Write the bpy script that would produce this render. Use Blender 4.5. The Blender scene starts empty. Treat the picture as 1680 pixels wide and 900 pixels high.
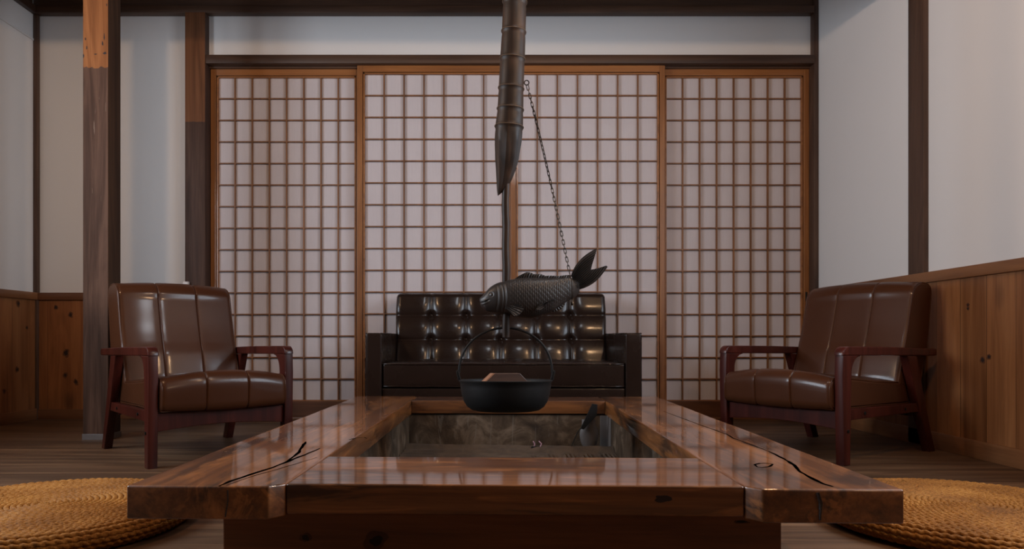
import bpy, bmesh, math, random
import numpy as np
from mathutils import Vector, Matrix, noise as mnoise
random.seed(7)
S = bpy.context.scene
C = S.collection
PI = math.pi

# ------------------------------------------------------------------ camera
cam_d = bpy.data.cameras.new('camera'); cam = bpy.data.objects.new('camera', cam_d); C.objects.link(cam)
cam.location = (0, 0, 0.46); cam.rotation_euler = (PI / 2, 0, 0)
cam_d.sensor_width = 36; cam_d.lens = 36 * 1170 / 1680
cam_d.shift_x = 43 / 1680; cam_d.shift_y = 106 / 1680
cam_d.clip_start = 0.02
S.camera = cam
S.view_settings.view_transform = 'Standard'; S.view_settings.look = 'None'
S.view_settings.gamma = 1; S.view_settings.use_curve_mapping = False
S.view_settings.exposure = 0.0
# ------------------------------------------------------------------ world + lights
W = bpy.data.worlds.new('world'); S.world = W; W.use_nodes = True
W.node_tree.nodes['Background'].inputs[0].default_value = (0.55, 0.68, 0.9, 1)
W.node_tree.nodes['Background'].inputs[1].default_value = 0.6
def area(name, loc, rot, sx, sy, power, col):
    l = bpy.data.lights.new(name, 'AREA'); l.shape = 'RECTANGLE'; l.size = sx; l.size_y = sy
    l.energy = power; l.color = col
    o = bpy.data.objects.new(name, l); C.objects.link(o); o.location = loc; o.rotation_euler = rot
    return o
def lamp(name, loc, power, col, r=0.06):
    l = bpy.data.lights.new(name, 'POINT'); l.energy = power; l.color = col; l.shadow_soft_size = r
    o = bpy.data.objects.new(name, l); C.objects.link(o); o.location = loc
    return o
area('daylight_and_fill', (-2.72, 1.65, 1.40), (0, -PI / 2, 0), 1.15, 1.25, 88, (0.78, 0.88, 1.0))
area('daylight_and_fill', (2.03, 1.65, 1.40), (0, PI / 2, 0), 1.15, 1.25, 60, (0.78, 0.88, 1.0))  # added cool fill from an unseen right window, brightens the back left wall
WARM = (1.0, 0.60, 0.32)
lamp('warm_lamp_and_fill', (-1.47, 1.75, 1.93), 28, WARM, 0.05)
lamp('warm_lamp_and_fill', (0.95, 1.32, 1.93), 37, WARM, 0.06)
lamp('cool_lamp', (0.3, 1.75, 1.98), 11, (0.88, 0.93, 1.0), 0.10)
lamp('warm_lamp_and_fill', (1.75, -0.1, 1.35), 7, WARM, 0.10)  # unseen warm fill added for the table front and right mat

# ------------------------------------------------------------------ node helpers
class NT:
    def __init__(s, name):
        s.m = bpy.data.materials.new(name); s.m.use_nodes = True
        s.t = s.m.node_tree; s.b = s.t.nodes['Principled BSDF']
    def n(s, typ, **kw):
        n = s.t.nodes.new(typ)
        for k, v in kw.items(): setattr(n, k, v)
        return n
    def l(s, a, b): s.t.links.new(a, b)
    def math(s, op, a, b=None, c=None, clamp=False):
        n = s.n('ShaderNodeMath', operation=op); n.use_clamp = clamp
        for i, v in enumerate((a, b, c)):
            if v is None: continue
            if isinstance(v, (int, float)): n.inputs[i].default_value = v
            else: s.l(v, n.inputs[i])
        return n.outputs[0]
    def vadd(s, a, b):
        n = s.n('ShaderNodeVectorMath', operation='ADD')
        for i, v in enumerate((a, b)):
            if isinstance(v, tuple): n.inputs[i].default_value = v
            else: s.l(v, n.inputs[i])
        return n.outputs[0]
    def mapping(s, vec, scale):
        n = s.n('ShaderNodeMapping'); n.inputs['Scale'].default_value = scale
        s.l(vec, n.inputs['Vector']); return n.outputs[0]
    def noise(s, vec, scale, detail=4, rough=.55, dist=0):
        n = s.n('ShaderNodeTexNoise'); s.l(vec, n.inputs['Vector'])
        n.inputs['Scale'].default_value = scale; n.inputs['Detail'].default_value = detail
        n.inputs['Roughness'].default_value = rough; n.inputs['Distortion'].default_value = dist
        return n.outputs[0]
    def ramp(s, fac, stops):
        n = s.n('ShaderNodeValToRGB'); s.l(fac, n.inputs[0]); e = n.color_ramp.elements
        while len(e) > 1: e.remove(e[-1])
        e[0].position = stops[0][0]; e[0].color = (*stops[0][1], 1)
        for p, c in stops[1:]:
            x = e.new(p); x.color = (*c, 1)
        return n.outputs[0]
    def mix(s, fac, a, b, mode='MIX'):
        n = s.n('ShaderNodeMix', data_type='RGBA', blend_type=mode)
        for i, v in ((0, fac), (6, a), (7, b)):
            if isinstance(v, (int, float)): n.inputs[i].default_value = v
            elif isinstance(v, tuple): n.inputs[i].default_value = (*v, 1)
            else: s.l(v, n.inputs[i])
        return n.outputs[2]
    def bump(s, h, strength, dist=0.002):
        n = s.n('ShaderNodeBump'); s.l(h, n.inputs['Height'])
        n.inputs['Strength'].default_value = strength; n.inputs['Distance'].default_value = dist
        s.l(n.outputs[0], s.b.inputs['Normal'])
    def coord(s, rnd=True):
        t = s.n('ShaderNodeTexCoord').outputs['Object']
        if not rnd: return t
        r = s.n('ShaderNodeObjectInfo').outputs['Random']
        k = s.n('ShaderNodeCombineXYZ')
        for i in range(3): s.l(s.math('MULTIPLY', r, 7.0 + 5 * i), k.inputs[i])
        return s.vadd(t, k.outputs[0])

def plain(name, col, rough=.5, metal=0, coat=0, bump=None, spec=.5):
    m = NT(name); m.b.inputs['Base Color'].default_value = (*col, 1)
    m.b.inputs['Roughness'].default_value = rough; m.b.inputs['Metallic'].default_value = metal
    m.b.inputs['Coat Weight'].default_value = coat; m.b.inputs['Specular IOR Level'].default_value = spec
    v = m.coord()
    f = m.noise(v, 9, 5)
    k = m.mix(f, tuple(c * .82 for c in col), tuple(min(1, c * 1.15) for c in col))
    m.l(k, m.b.inputs['Base Color'])
    if bump:
        m.bump(m.noise(v, bump[0], 6), bump[1], bump[2])
    return m.m

def wood(name, cols, axis=0, fs=1.0, rough=.5, coat=0.0, knots=0.0, plank=None, bump=.15, coatrough=.08, post=None, spec=.5, vary=.35, dist=1.2, figure=0):
    """cols dark, mid, light; axis = grain direction; plank=(across axis, width, gap)"""
    m = NT(name); b = m.b
    raw = m.n('ShaderNodeTexCoord').outputs['Object']
    v = m.coord()
    pm = None
    if plank:
        sep = m.n('ShaderNodeSeparateXYZ'); m.l(raw, sep.inputs[0])
        c = m.math('DIVIDE', sep.outputs[plank[0]], plank[1])
        idx = m.math('FLOOR', c); fr = m.math('FRACT', c)
        wn = m.n('ShaderNodeTexWhiteNoise', noise_dimensions='1D'); m.l(idx, wn.inputs['W'])
        rv = wn.outputs[0]
        k = m.n('ShaderNodeCombineXYZ')
        for i in range(3): m.l(m.math('MULTIPLY', rv, 13.0 + 9 * i), k.inputs[i])
        v = m.vadd(v, k.outputs[0])
        d = m.math('ABSOLUTE', m.math('SUBTRACT', fr, 0.5))
        pm = m.math('GREATER_THAN', d, 0.5 - plank[2] / plank[1] / 2)
    sc = [11 * fs] * 3; sc[axis] = 0.9 * fs
    n1 = m.noise(m.mapping(v, tuple(sc)), 1.0, 7, .6, dist)
    sc2 = [120 * fs] * 3; sc2[axis] = 3.0 * fs
    n2 = m.noise(m.mapping(v, tuple(sc2)), 1.0, 4, .6, .2)
    f = m.math('ADD', m.math('MULTIPLY', n1, .8), m.math('MULTIPLY', n2, .25))
    col = m.ramp(f, [(.33, cols[0]), (.5, cols[1]), (.68, cols[2])])
    if figure:
        sf = [7.0] * 3; sf[axis] = 1.5
        nf = m.noise(m.mapping(v, tuple(sf)), 1.0, 5, .62, 1.6)
        ff = m.ramp(nf, [(.38, (1, 1, 1)), (.47, (.15, .15, .15)), (.53, (0, 0, 0))])
        col = m.mix(m.math('MULTIPLY', ff, figure), col, (cols[0][0] * .9, cols[0][1] * .95, cols[0][2] * 1.2))
        nf2 = m.noise(m.mapping(v, tuple(q * 1.7 for q in sf)), 1.0, 4, .6, 2.5)
        ff2 = m.ramp(nf2, [(.56, (0, 0, 0)), (.66, (1, 1, 1))])
        col = m.mix(m.math('MULTIPLY', ff2, figure * .7), col, tuple(c * 1.25 for c in cols[2]))
    if plank:
        h = m.math('ADD', m.math('MULTIPLY', rv, vary * 2), 1 - vary)
        hc = m.n('ShaderNodeCombineXYZ')
        for i in range(3): m.l(h, hc.inputs[i])
        col = m.mix(1.0, col, hc.outputs[0], 'MULTIPLY')
    if knots:
        sk = [4.5 * knots] * 3; sk[axis] = 2.2 * knots
        vo = m.n('ShaderNodeTexVoronoi'); m.l(m.mapping(v, tuple(sk)), vo.inputs['Vector']); vo.inputs['Scale'].default_value = 1
        dd = m.math('ADD', vo.outputs['Distance'], m.math('MULTIPLY', n2, .03))
        kf = m.ramp(dd, [(.09, (1, 1, 1)), (.13, (.45, .45, .45)), (.20, (0, 0, 0))])
        sepc = m.n('ShaderNodeSeparateColor'); m.l(vo.outputs['Color'], sepc.inputs[0])
        kf = m.math('MULTIPLY', kf, m.math('GREATER_THAN', sepc.outputs[0], .35))
        col = m.mix(kf, col, tuple(c * .22 for c in cols[0]))
    if post:  # (z above which bare wood shows on the front face, dict)
        sep = m.n('ShaderNodeSeparateXYZ'); m.l(raw, sep.inputs[0])
        nz = m.noise(m.mapping(v, (40, 40, 4)), 1.0, 4)
        zz = m.math('ADD', sep.outputs[2], m.math('MULTIPLY', m.math('SUBTRACT', nz, .5), post.get('rag', .02)))
        g = m.n('ShaderNodeNewGeometry'); vt = m.n('ShaderNodeVectorTransform', vector_type='NORMAL', convert_from='WORLD', convert_to='OBJECT')
        m.l(g.outputs['True Normal'], vt.inputs[0]); sn = m.n('ShaderNodeSeparateXYZ'); m.l(vt.outputs[0], sn.inputs[0])
        front = m.math('LESS_THAN', sn.outputs[1], -.7)
        lo, hi = post['z']
        mk = m.math('MULTIPLY', m.math('GREATER_THAN', zz, lo), m.math('LESS_THAN', zz, hi))
        mk = m.math('MULTIPLY', mk, front)
        bare = m.ramp(f, [(.34, post['cols'][0]), (.5, post['cols'][1]), (.66, post['cols'][2])])
        if 'front' in post:
            fr_ = m.ramp(f, [(.34, post['front'][0]), (.5, post['front'][1]), (.66, post['front'][2])])
            # thin pale scratches of worn paint
            scr = m.noise(m.mapping(v, (70, 70, 5)), 1.0, 3, .6, .5)
            fr_ = m.mix(m.math('MULTIPLY', m.math('GREATER_THAN', scr, .70), .5), fr_, (.30, .22, .17))
            col = m.mix(front, col, fr_)
        col = m.mix(mk, col, bare)
    hgt = n2
    if pm is not None:
        col = m.mix(pm, col, tuple(c * .25 for c in cols[0]))
        hgt = m.math('SUBTRACT', n2, m.math('MULTIPLY', pm, 3))
    m.l(col, b.inputs['Base Color'])
    b.inputs['Roughness'].default_value = rough; b.inputs['Coat Weight'].default_value = coat
    b.inputs['Coat Roughness'].default_value = coatrough; b.inputs['Specular IOR Level'].default_value = spec
    if bump: m.bump(hgt, bump, .0015)
    return m.m

def leather(name, col, rough, bs=.25):
    m = NT(name); v = m.coord()
    vo = m.n('ShaderNodeTexVoronoi'); m.l(v, vo.inputs['Vector']); vo.inputs['Scale'].default_value = 420
    n1 = m.noise(v, 6, 5)
    n3 = m.noise(v, 60, 5)
    c = m.mix(n1, tuple(x * .8 for x in col), tuple(x * 1.2 for x in col))
    m.l(c, m.b.inputs['Base Color'])
    r = m.math('ADD', m.math('MULTIPLY', n1, .14), rough - .07)
    m.l(r, m.b.inputs['Roughness'])
    m.b.inputs['Coat Weight'].default_value = .3; m.b.inputs['Coat Roughness'].default_value = .13; m.b.inputs['Specular IOR Level'].default_value = .18
    m.bump(m.math('ADD', vo.outputs['Distance'], m.math('MULTIPLY', n3, 1.2)), bs, .0012)
    return m.m

# ------------------------------------------------------------------ materials
M = {}
def plaster(name, col):
    m = NT(name); v = m.coord(False)
    n1 = m.noise(v, 1.6, 3); n2 = m.noise(v, 140, 5)
    m.l(m.mix(n1, tuple(c * .95 for c in col), col), m.b.inputs['Base Color'])
    m.b.inputs['Roughness'].default_value = .9; m.b.inputs['Specular IOR Level'].default_value = .2
    m.bump(n2, .18, .001); return m.m
M['plaster'] = plaster('white_plaster', (.74, .73, .72))
m = NT('shoji_paper'); v = m.coord()
n1 = m.noise(m.mapping(v, (3, 3, 3)), 1.0, 3, .5, 1.5); n2 = m.noise(m.mapping(v, (160, 160, 9)), 1.0, 3)
m.l(m.mix(m.math('ADD', m.math('MULTIPLY', n1, .6), m.math('MULTIPLY', n2, .4)), (.51, .465, .48), (.63, .585, .60)), m.b.inputs['Base Color'])
m.b.inputs['Roughness'].default_value = .75; m.b.inputs['Specular IOR Level'].default_value = .25
m.bump(m.math('ADD', n1, m.math('MULTIPLY', n2, .1)), .25, .01)
M['paper'] = m.m
M['beam'] = wood('dark_stained_beam', [(.030, .014, .008), (.060, .029, .016), (.10, .050, .028)], 0, 1, .5)
M['beam_v'] = wood('dark_stained_upright', [(.030, .014, .009), (.060, .030, .018), (.10, .052, .032)], 2, 1, .5)
M['beam_y'] = wood('dark_stained_beam_side', [(.030, .014, .008), (.055, .027, .016), (.09, .045, .026)], 1, 1, .5)
M['board'] = wood('dark_board', [(.028, .013, .008), (.048, .023, .013), (.075, .036, .02)], 0, 1.4, .5)
M['front_board'] = wood('dark_wall_boards', [(.03, .016, .010), (.06, .032, .02), (.09, .05, .03)], 2, 1, .6, plank=(0, .2, .003), vary=.1)
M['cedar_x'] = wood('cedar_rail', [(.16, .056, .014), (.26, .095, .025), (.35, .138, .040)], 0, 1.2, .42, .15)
M['cedar_shaded'] = wood('cedar_shaded_rail', [(.06, .020, .008), (.105, .038, .014), (.15, .058, .022)], 0, 1.2, .45, .1)  # cedar darkened to stand in for the weaker light near the floor
M['node'] = plain('pale_bamboo_node', (.13, .075, .038), .6)
M['knot'] = plain('knot_wood', (.018, .007, .004), .6)
M['knot_ring'] = plain('knot_ring_wood', (.10, .034, .011), .5)
M['cedar_v'] = wood('cedar_stile', [(.14, .050, .013), (.23, .085, .023), (.32, .125, .036)], 2, 1.2, .42, .15)
M['muntin'] = wood('muntin_cedar', [(.11, .041, .012), (.18, .070, .021), (.26, .105, .035)], 2, 1.5, .5)
M['wains_back'] = wood('cedar_wainscot', [(.13, .042, .012), (.22, .078, .024), (.30, .115, .038)], 2, .9, .45, .1, knots=1.0, plank=(0, .23, .002), vary=.14)
M['wains_side'] = wood('cedar_wainscot_side', [(.13, .045, .013), (.22, .083, .027), (.31, .13, .046)], 2, .9, .42, .1, knots=.9, plank=(1, .15, .002), vary=.16)
M['rail_y'] = wood('cedar_cap_rail', [(.12, .045, .016), (.19, .075, .027), (.26, .11, .042)], 1, 1, .45, .1)
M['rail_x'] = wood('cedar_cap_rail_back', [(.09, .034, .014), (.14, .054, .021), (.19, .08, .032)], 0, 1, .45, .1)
M['floor'] = wood('floorboards', [(.034, .015, .007), (.092, .047, .023), (.175, .096, .048)], 0, 1.1, .5, .0, spec=.35, plank=(1, .115, .0022), vary=.26, bump=.25, coatrough=.3)
M['post'] = wood('weathered_post', [(.022, .012, .008), (.042, .022, .013), (.07, .036, .02)], 2, 1.2, .7, spec=.2,
                 post=dict(z=(1.70, 9), rag=.03, cols=[(.12, .042, .013), (.22, .082, .026), (.33, .135, .048)],
                           front=[(.034, .017, .010), (.070, .036, .023), (.125, .068, .045)]))
M['post_wall'] = wood('wall_post', [(.032, .016, .011), (.060, .031, .022), (.098, .054, .038)], 2, 1.1, .6, spec=.3,
                 post=dict(z=(1.70, 2.6), rag=.01, cols=[(.085, .035, .016), (.15, .060, .026), (.20, .085, .038)]))
M['table'] = wood('lacquered_table_top', [(.020, .007, .0025), (.140, .046, .011), (.34, .126, .032)], 1, 1.0, .42, .9, knots=.55, coatrough=.045, bump=.03, dist=.5, figure=.8)
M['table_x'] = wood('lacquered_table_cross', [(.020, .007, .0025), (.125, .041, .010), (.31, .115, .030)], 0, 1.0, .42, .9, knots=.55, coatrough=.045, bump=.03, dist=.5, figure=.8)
M['table_shaded'] = wood('lacquered_table_shaded', [(.018, .006, .002), (.072, .023, .006), (.16, .058, .015)], 0, 1.0, .42, .7, coatrough=.05, bump=.03, dist=.5, figure=.6)  # copy of the cross wood with shade at the pit's back put into its colour
M['apron'] = wood('table_apron', [(.085, .025, .007), (.21, .068, .018), (.33, .118, .034)], 0, .8, .4, .35, knots=1.1, coatrough=.2)  # base lightened to stand in for low light from the front
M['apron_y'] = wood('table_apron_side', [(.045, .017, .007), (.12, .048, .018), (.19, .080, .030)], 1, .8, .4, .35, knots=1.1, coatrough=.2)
M['chairwood'] = wood('mahogany_lacquer', [(.018, .003, .002), (.042, .0075, .005), (.070, .013, .008)], 2, 1, .35, .22, coatrough=.12, bump=.04, spec=.25)
M['leather'] = leather('brown_leather', (.058, .020, .0085), .36, .12)
M['sofa'] = leather('black_brown_leather', (.017, .0095, .007), .27, .12)
M['iron'] = plain('cast_iron', (.008, .008, .008), .55, .0, 0, (90, .35, .001), .22)
M['carp'] = plain('blackened_carved_wood', (.023, .0195, .018), .42, .1, .05, (160, .25, .0006))
M['chain'] = plain('chain_iron', (.045, .032, .022), .4, .8)
M['bolt'] = plain('dark_screw', (.012, .02, .02), .35, .6)
M['steel'] = plain('galvanised_strip', (.20, .18, .17), .45, .5, 0, (60, .4, .001))
M['plastic'] = plain('white_plastic', (.72, .68, .66), .4)
M['lidwood'] = wood('cedar_lid', [(.045, .02, .012), (.08, .036, .02), (.12, .055, .032)], 0, 3, .5)
M['gripend'] = wood('cedar_grip', [(.020, .009, .005), (.042, .018, .010), (.075, .034, .019)], 0, 3, .5)
M['gripend2'] = wood('cedar_end_grain', [(.20, .09, .045), (.30, .14, .075), (.40, .20, .11)], 0, 3, .5)
M['pink'] = plain('pale_pink_rubber', (.42, .24, .30), .4)
M['crack'] = plain('dark_filler', (.022, .018, .020), .18, 0, .8)
M['black'] = plain('recess_black', (.008, .007, .006), .6)
# pit lining, ash, straw
m = NT('pit_lining'); v = m.coord(False)
n1 = m.noise(v, 9, 7, .65, .8); n2 = m.noise(m.mapping(v, (30, 30, 3)), 1, 5, .6, 1)
c = m.ramp(n1, [(.35, (.022, .013, .007)), (.52, (.064, .042, .025)), (.66, (.14, .10, .068))])
c = m.mix(m.math('MULTIPLY', m.math('GREATER_THAN', n2, .62), .3), c, (.15, .13, .108))
m.l(c, m.b.inputs['Base Color']); m.b.inputs['Roughness'].default_value = .7; m.b.inputs['Specular IOR Level'].default_value = .25; m.bump(n1, .4, .004); M['lining'] = m.m
m = NT('ash'); v = m.coord(False)
n1 = m.noise(v, 14, 7, .65, .3); n2 = m.noise(v, 300, 4)
m.l(m.ramp(n1, [(.3, (.034, .021, .012)), (.7, (.092, .060, .036))]), m.b.inputs['Base Color'])
m.b.inputs['Roughness'].default_value = .95; m.bump(n2, .6, .002); M['ash'] = m.m
m = NT('straw_rope'); v = m.coord()
n1 = m.noise(v, 7, 4); n2 = m.noise(v, 260, 4, .6, .4)
c = m.ramp(m.math('ADD', m.math('MULTIPLY', n1, .45), m.math('MULTIPLY', n2, .55)), [(.3, (.09, .033, .006)), (.5, (.27, .108, .020)), (.7, (.50, .245, .060))])
m.l(c, m.b.inputs['Base Color']); m.b.inputs['Roughness'].default_value = .7; m.b.inputs['Specular IOR Level'].default_value = .15; m.bump(n2, .8, .0014); M['straw'] = m.m
m = NT('bamboo'); v = m.coord()
n1 = m.noise(m.mapping(v, (60, 60, 3)), 1, 5, .6, .3); n2 = m.noise(v, 8, 4)
m.l(m.ramp(m.math('ADD', m.math('MULTIPLY', n1, .6), m.math('MULTIPLY', n2, .4)), [(.3, (.009, .006, .0045)), (.5, (.024, .014, .009)), (.72, (.070, .034, .017))]), m.b.inputs['Base Color'])
m.b.inputs['Specular IOR Level'].default_value = .22; m.b.inputs['Roughness'].default_value = .48; m.b.inputs['Coat Weight'].default_value = .0; m.b.inputs['Coat Roughness'].default_value = .3
m.bump(n1, .15, .001); M['bamboo'] = m.m
m = NT('window_glass')
tr = m.n('ShaderNodeBsdfTransparent'); gl = m.n('ShaderNodeBsdfGlossy'); gl.inputs['Roughness'].default_value = .02
mx = m.n('ShaderNodeMixShader'); mx.inputs[0].default_value = .06
m.l(tr.outputs[0], mx.inputs[1]); m.l(gl.outputs[0], mx.inputs[2]); m.l(mx.outputs[0], m.t.nodes['Material Output'].inputs['Surface']); M['glass'] = m.m

# ------------------------------------------------------------------ mesh helpers
def obj(name, bm, mat, parent=None, loc=None, rotz=0, smooth=None):
    if smooth is not None:
        for f in bm.faces: f.smooth = True
    me = bpy.data.meshes.new(name); bmesh.ops.recalc_face_normals(bm, faces=bm.faces[:]); bm.to_mesh(me); bm.free()
    if smooth is not None and smooth < 3.1:
        me.set_sharp_from_angle(angle=smooth)
        for p_ in me.polygons:
            if p_.loop_total > 4: p_.use_smooth = False
    for mm in (mat if isinstance(mat, (list, tuple)) else [mat]): me.materials.append(M[mm])
    o = bpy.data.objects.new(name, me); C.objects.link(o)
    if loc is not None: o.location = loc
    if rotz: o.rotation_euler = (0, 0, rotz)
    if parent: o.parent = parent
    return o
def thing(name, label, cat, loc=(0, 0, 0), rotz=0, group=None):
    o = bpy.data.objects.new(name, None); C.objects.link(o); o.empty_display_size = .1
    o.location = loc; o.rotation_euler = (0, 0, rotz); o['label'] = label; o['category'] = cat
    if group: o['group'] = group
    return o
def tag(o, label, cat, group=None, kind=None):
    o['label'] = label; o['category'] = cat
    if group: o['group'] = group
    if kind: o['kind'] = kind
    return o
def struct(name, bm, mat, label, cat, parent=None):
    o = obj(name, bm, mat, parent, smooth=.6)
    if not parent: o['kind'] = 'structure'; o['label'] = label; o['category'] = cat
    return o
def add_box(bm, x0, x1, y0, y1, z0, z1, bev=0, seg=2):
    r = bmesh.ops.create_cube(bm, size=1)
    vs = r['verts']
    for v in vs:
        v.co = Vector(((x0 + x1) / 2 + v.co.x * (x1 - x0), (y0 + y1) / 2 + v.co.y * (y1 - y0), (z0 + z1) / 2 + v.co.z * (z1 - z0)))
    if bev:
        es = list({e for v in vs for e in v.link_edges})
        bmesh.ops.bevel(bm, geom=es, offset=bev, segments=seg, affect='EDGES', profile=.5)
def box(x0, x1, y0, y1, z0, z1, bev=0, seg=2):
    bm = bmesh.new(); add_box(bm, x0, x1, y0, y1, z0, z1, bev, seg); return bm
def prism(pts, axis, a, b, bev=0, bm=None):
    """2D polygon extruded from a to b along axis (0: pts=(y,z), 1: pts=(x,z), 2: pts=(x,y))"""
    bm = bm or bmesh.new()
    def mk(p, t): return {0: (t, p[0], p[1]), 1: (p[0], t, p[1]), 2: (p[0], p[1], t)}[axis]
    A = [bm.verts.new(mk(p, a)) for p in pts]; B = [bm.verts.new(mk(p, b)) for p in pts]
    fa = bm.faces.new(A); fb = bm.faces.new(B[::-1]); n = len(pts)
    for i in range(n): bm.faces.new((A[i], B[i], B[(i + 1) % n], A[(i + 1) % n]))
    if bev:
        bmesh.ops.recalc_face_normals(bm, faces=bm.faces[:])
        es = [e for e in list(fa.edges) + list(fb.edges)]
        bmesh.ops.bevel(bm, geom=es, offset=bev, segments=2, affect='EDGES', profile=.5)
    return bm
def add_tube(bm, pts, rad, n=10, closed=False, cap=True):
    pts = [Vector(p) for p in pts]; N = len(pts)
    rads = rad if isinstance(rad, (list, tuple)) else [rad] * N
    rings = []; up = None
    for i, p in enumerate(pts):
        a = pts[(i - 1) % N] if (closed or i > 0) else p
        c = pts[(i + 1) % N] if (closed or i < N - 1) else p
        t = (c - a).normalized()
        if up is None:
            up = Vector((0, 0, 1)) if abs(t.z) < .9 else Vector((1, 0, 0))
        u = (up - t * up.dot(t)).normalized(); w = t.cross(u); up = u
        rings.append([bm.verts.new(p + (u * math.cos(2 * PI * k / n) + w * math.sin(2 * PI * k / n)) * rads[i]) for k in range(n)])
    for i in range(N if closed else N - 1):
        A, B = rings[i], rings[(i + 1) % N]
        off = 0
        if closed and i == N - 1:
            off = min(range(n), key=lambda o: (A[0].co - B[o].co).length)
        for k in range(n):
            bm.faces.new((A[k], A[(k + 1) % n], B[(k + 1 + off) % n], B[(k + off) % n]))
    if cap and not closed:
        bm.faces.new(rings[0][::-1]); bm.faces.new(rings[-1])
    return bm
def tube(pts, rad, n=10, closed=False): return add_tube(bmesh.new(), pts, rad, n, closed)
def lathe(prof, n=64, bm=None):
    bm = bm or bmesh.new(); rings = []
    for r, z in prof:
        if r < 1e-6: rings.append([bm.verts.new((0, 0, z))])
        else: rings.append([bm.verts.new((r * math.cos(2 * PI * k / n), r * math.sin(2 * PI * k / n), z)) for k in range(n)])
    for A, B in zip(rings, rings[1:]):
        for k in range(n):
            q = (k + 1) % n
            if len(A) == 1: bm.faces.new((A[0], B[k], B[q]))
            elif len(B) == 1: bm.faces.new((A[k], B[0], A[q]))
            else: bm.faces.new((A[k], B[k], B[q], A[q]))
    return bm
def soft_box(x0, x1, y0, y1, z0, z1, r, n=(16, 10, 6), fn=None):
    """rounded box with evenly divided faces; fn(co, normal) moves each point"""
    c = Vector(((x0 + x1) / 2, (y0 + y1) / 2, (z0 + z1) / 2)); h = Vector(((x1 - x0) / 2, (y1 - y0) / 2, (z1 - z0) / 2))
    bm = bmesh.new(); cache = {}
    def dense(k, hh):
        base = [-1 + 2 * i / k for i in range(k + 1)]
        e = r / hh
        ex = [-1 + e * t for t in (.12, .3, .5, .75, 1)]
        return sorted({round(v, 5) for v in base + ex + [-q for q in ex]})
    ax = [dense(n[i], h[i]) for i in range(3)]
    def vert(p):
        key = tuple(round(q, 5) for q in p)
        if key in cache: return cache[key]
        q = Vector((p[0] * h.x, p[1] * h.y, p[2] * h.z))
        core = Vector([max(-(h[i] - r), min(h[i] - r, q[i])) for i in range(3)])
        d = q - core
        nrm = d.normalized() if d.length > 1e-9 else Vector((0, 0, 1))
        q = core + nrm * r
        co = c + q
        if fn: co = fn(co, nrm)
        cache[key] = bm.verts.new(co); return cache[key]
    for a in range(3):
        b, d = (a + 1) % 3, (a + 2) % 3
        for s in (-1, 1):
            for i in range(len(ax[b]) - 1):
                for j in range(len(ax[d]) - 1):
                    q = []
                    for (ii, jj) in ((i, j), (i + 1, j), (i + 1, j + 1), (i, j + 1)):
                        p = [0, 0, 0]; p[a] = s; p[b] = ax[b][ii]; p[d] = ax[d][jj]; q.append(vert(p))
                    try: bm.faces.new(q)
                    except ValueError: pass
    return bm
def rounded_loop(pts, rads, seg=7):
    """closed 2D polygon with rounded corners"""
    out = []; n = len(pts)
    for i in range(n):
        p = Vector(pts[i]); a = (Vector(pts[i - 1]) - p); b = (Vector(pts[(i + 1) % n]) - p)
        r = min(rads[i], a.length * .48, b.length * .48)
        s, e = p + a.normalized() * r, p + b.normalized() * r
        for k in range(seg + 1):
            t = k / seg
            out.append(tuple((1 - t) ** 2 * s + 2 * t * (1 - t) * p + t * t * e))
    return out
def resample(loop, step):
    out = []; n = len(loop)
    for i in range(n):
        a, b = Vector(loop[i]), Vector(loop[(i + 1) % n]); L = (b - a).length
        k = max(1, int(L / step))
        for j in range(k): out.append(tuple(a + (b - a) * j / k))
    return out

# ================================================================== ROOM
XL, XR, YB, YF, ZC = -2.604, 1.908, 4.13, -3.2, 2.80
struct('floor', box(XL - .1, XR + .1, YF - .1, YB + .3, -.05, 0), 'floor', 'brown floorboards running across the room', 'floor')
struct('ceiling', box(XL - .1, XR + .1, YF - .1, YB + .3, ZC, ZC + .05), 'board', 'dark wooden ceiling', 'ceiling')
bm = bmesh.new()
add_box(bm, XL - .1, -1.72, YB, YB + .12, 0, ZC)
add_box(bm, -1.72, XR + .1, YB, YB + .12, 2.03, ZC)
add_box(bm, -1.72, XR + .1, YB + .10, YB + .12, 0, 2.03)
struct('wall_back', bm, 'plaster', 'white plaster wall around and above the paper sliding doors', 'wall')
wy0, wy1, wz0, wz1 = 1.0, 2.3, .80, 2.0
bm = bmesh.new()
add_box(bm, XL - .1, XL, YF, wy0, 0, ZC); add_box(bm, XL - .1, XL, wy1, YB, 0, ZC)
add_box(bm, XL - .1, XL, wy0, wy1, 0, wz0); add_box(bm, XL - .1, XL, wy0, wy1, wz1, ZC)
struct('wall_left', bm, 'plaster', 'white plaster left side wall above cedar boards', 'wall')
bm = bmesh.new()
add_box(bm, XR, XR + .1, YF, wy0, 0, ZC); add_box(bm, XR, XR + .1, wy1, YB, 0, ZC)
add_box(bm, XR, XR + .1, wy0, wy1, 0, wz0); add_box(bm, XR, XR + .1, wy0, wy1, wz1, ZC)
struct('wall_right', bm, 'plaster', 'white plaster right side wall above cedar boards', 'wall')
struct('wall_front', box(XL, XR, YF - .1, YF, 0, ZC), 'front_board', 'dark boarded wall opposite the paper doors', 'wall')
bm = bmesh.new()
for y in (wy0, (wy0 + wy1) / 2 - .02, wy1 - .04): add_box(bm, XR - .01, XR + .08, y, y + .04, wz0, wz1, .004)
for z in (wz0, wz1 - .04): add_box(bm, XR - .01, XR + .08, wy0, wy1, z, z + .04, .004)
wf = struct('added_window', bm, 'beam_y', 'added unseen dark framed window in the right wall', 'window')  # added out of view to carry the extra cool light
obj('pane', box(XR + .041, XR + .045, wy0 + .03, wy1 - .03, wz0 + .03, wz1 - .03), 'glass', wf)
bm = bmesh.new()
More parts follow.
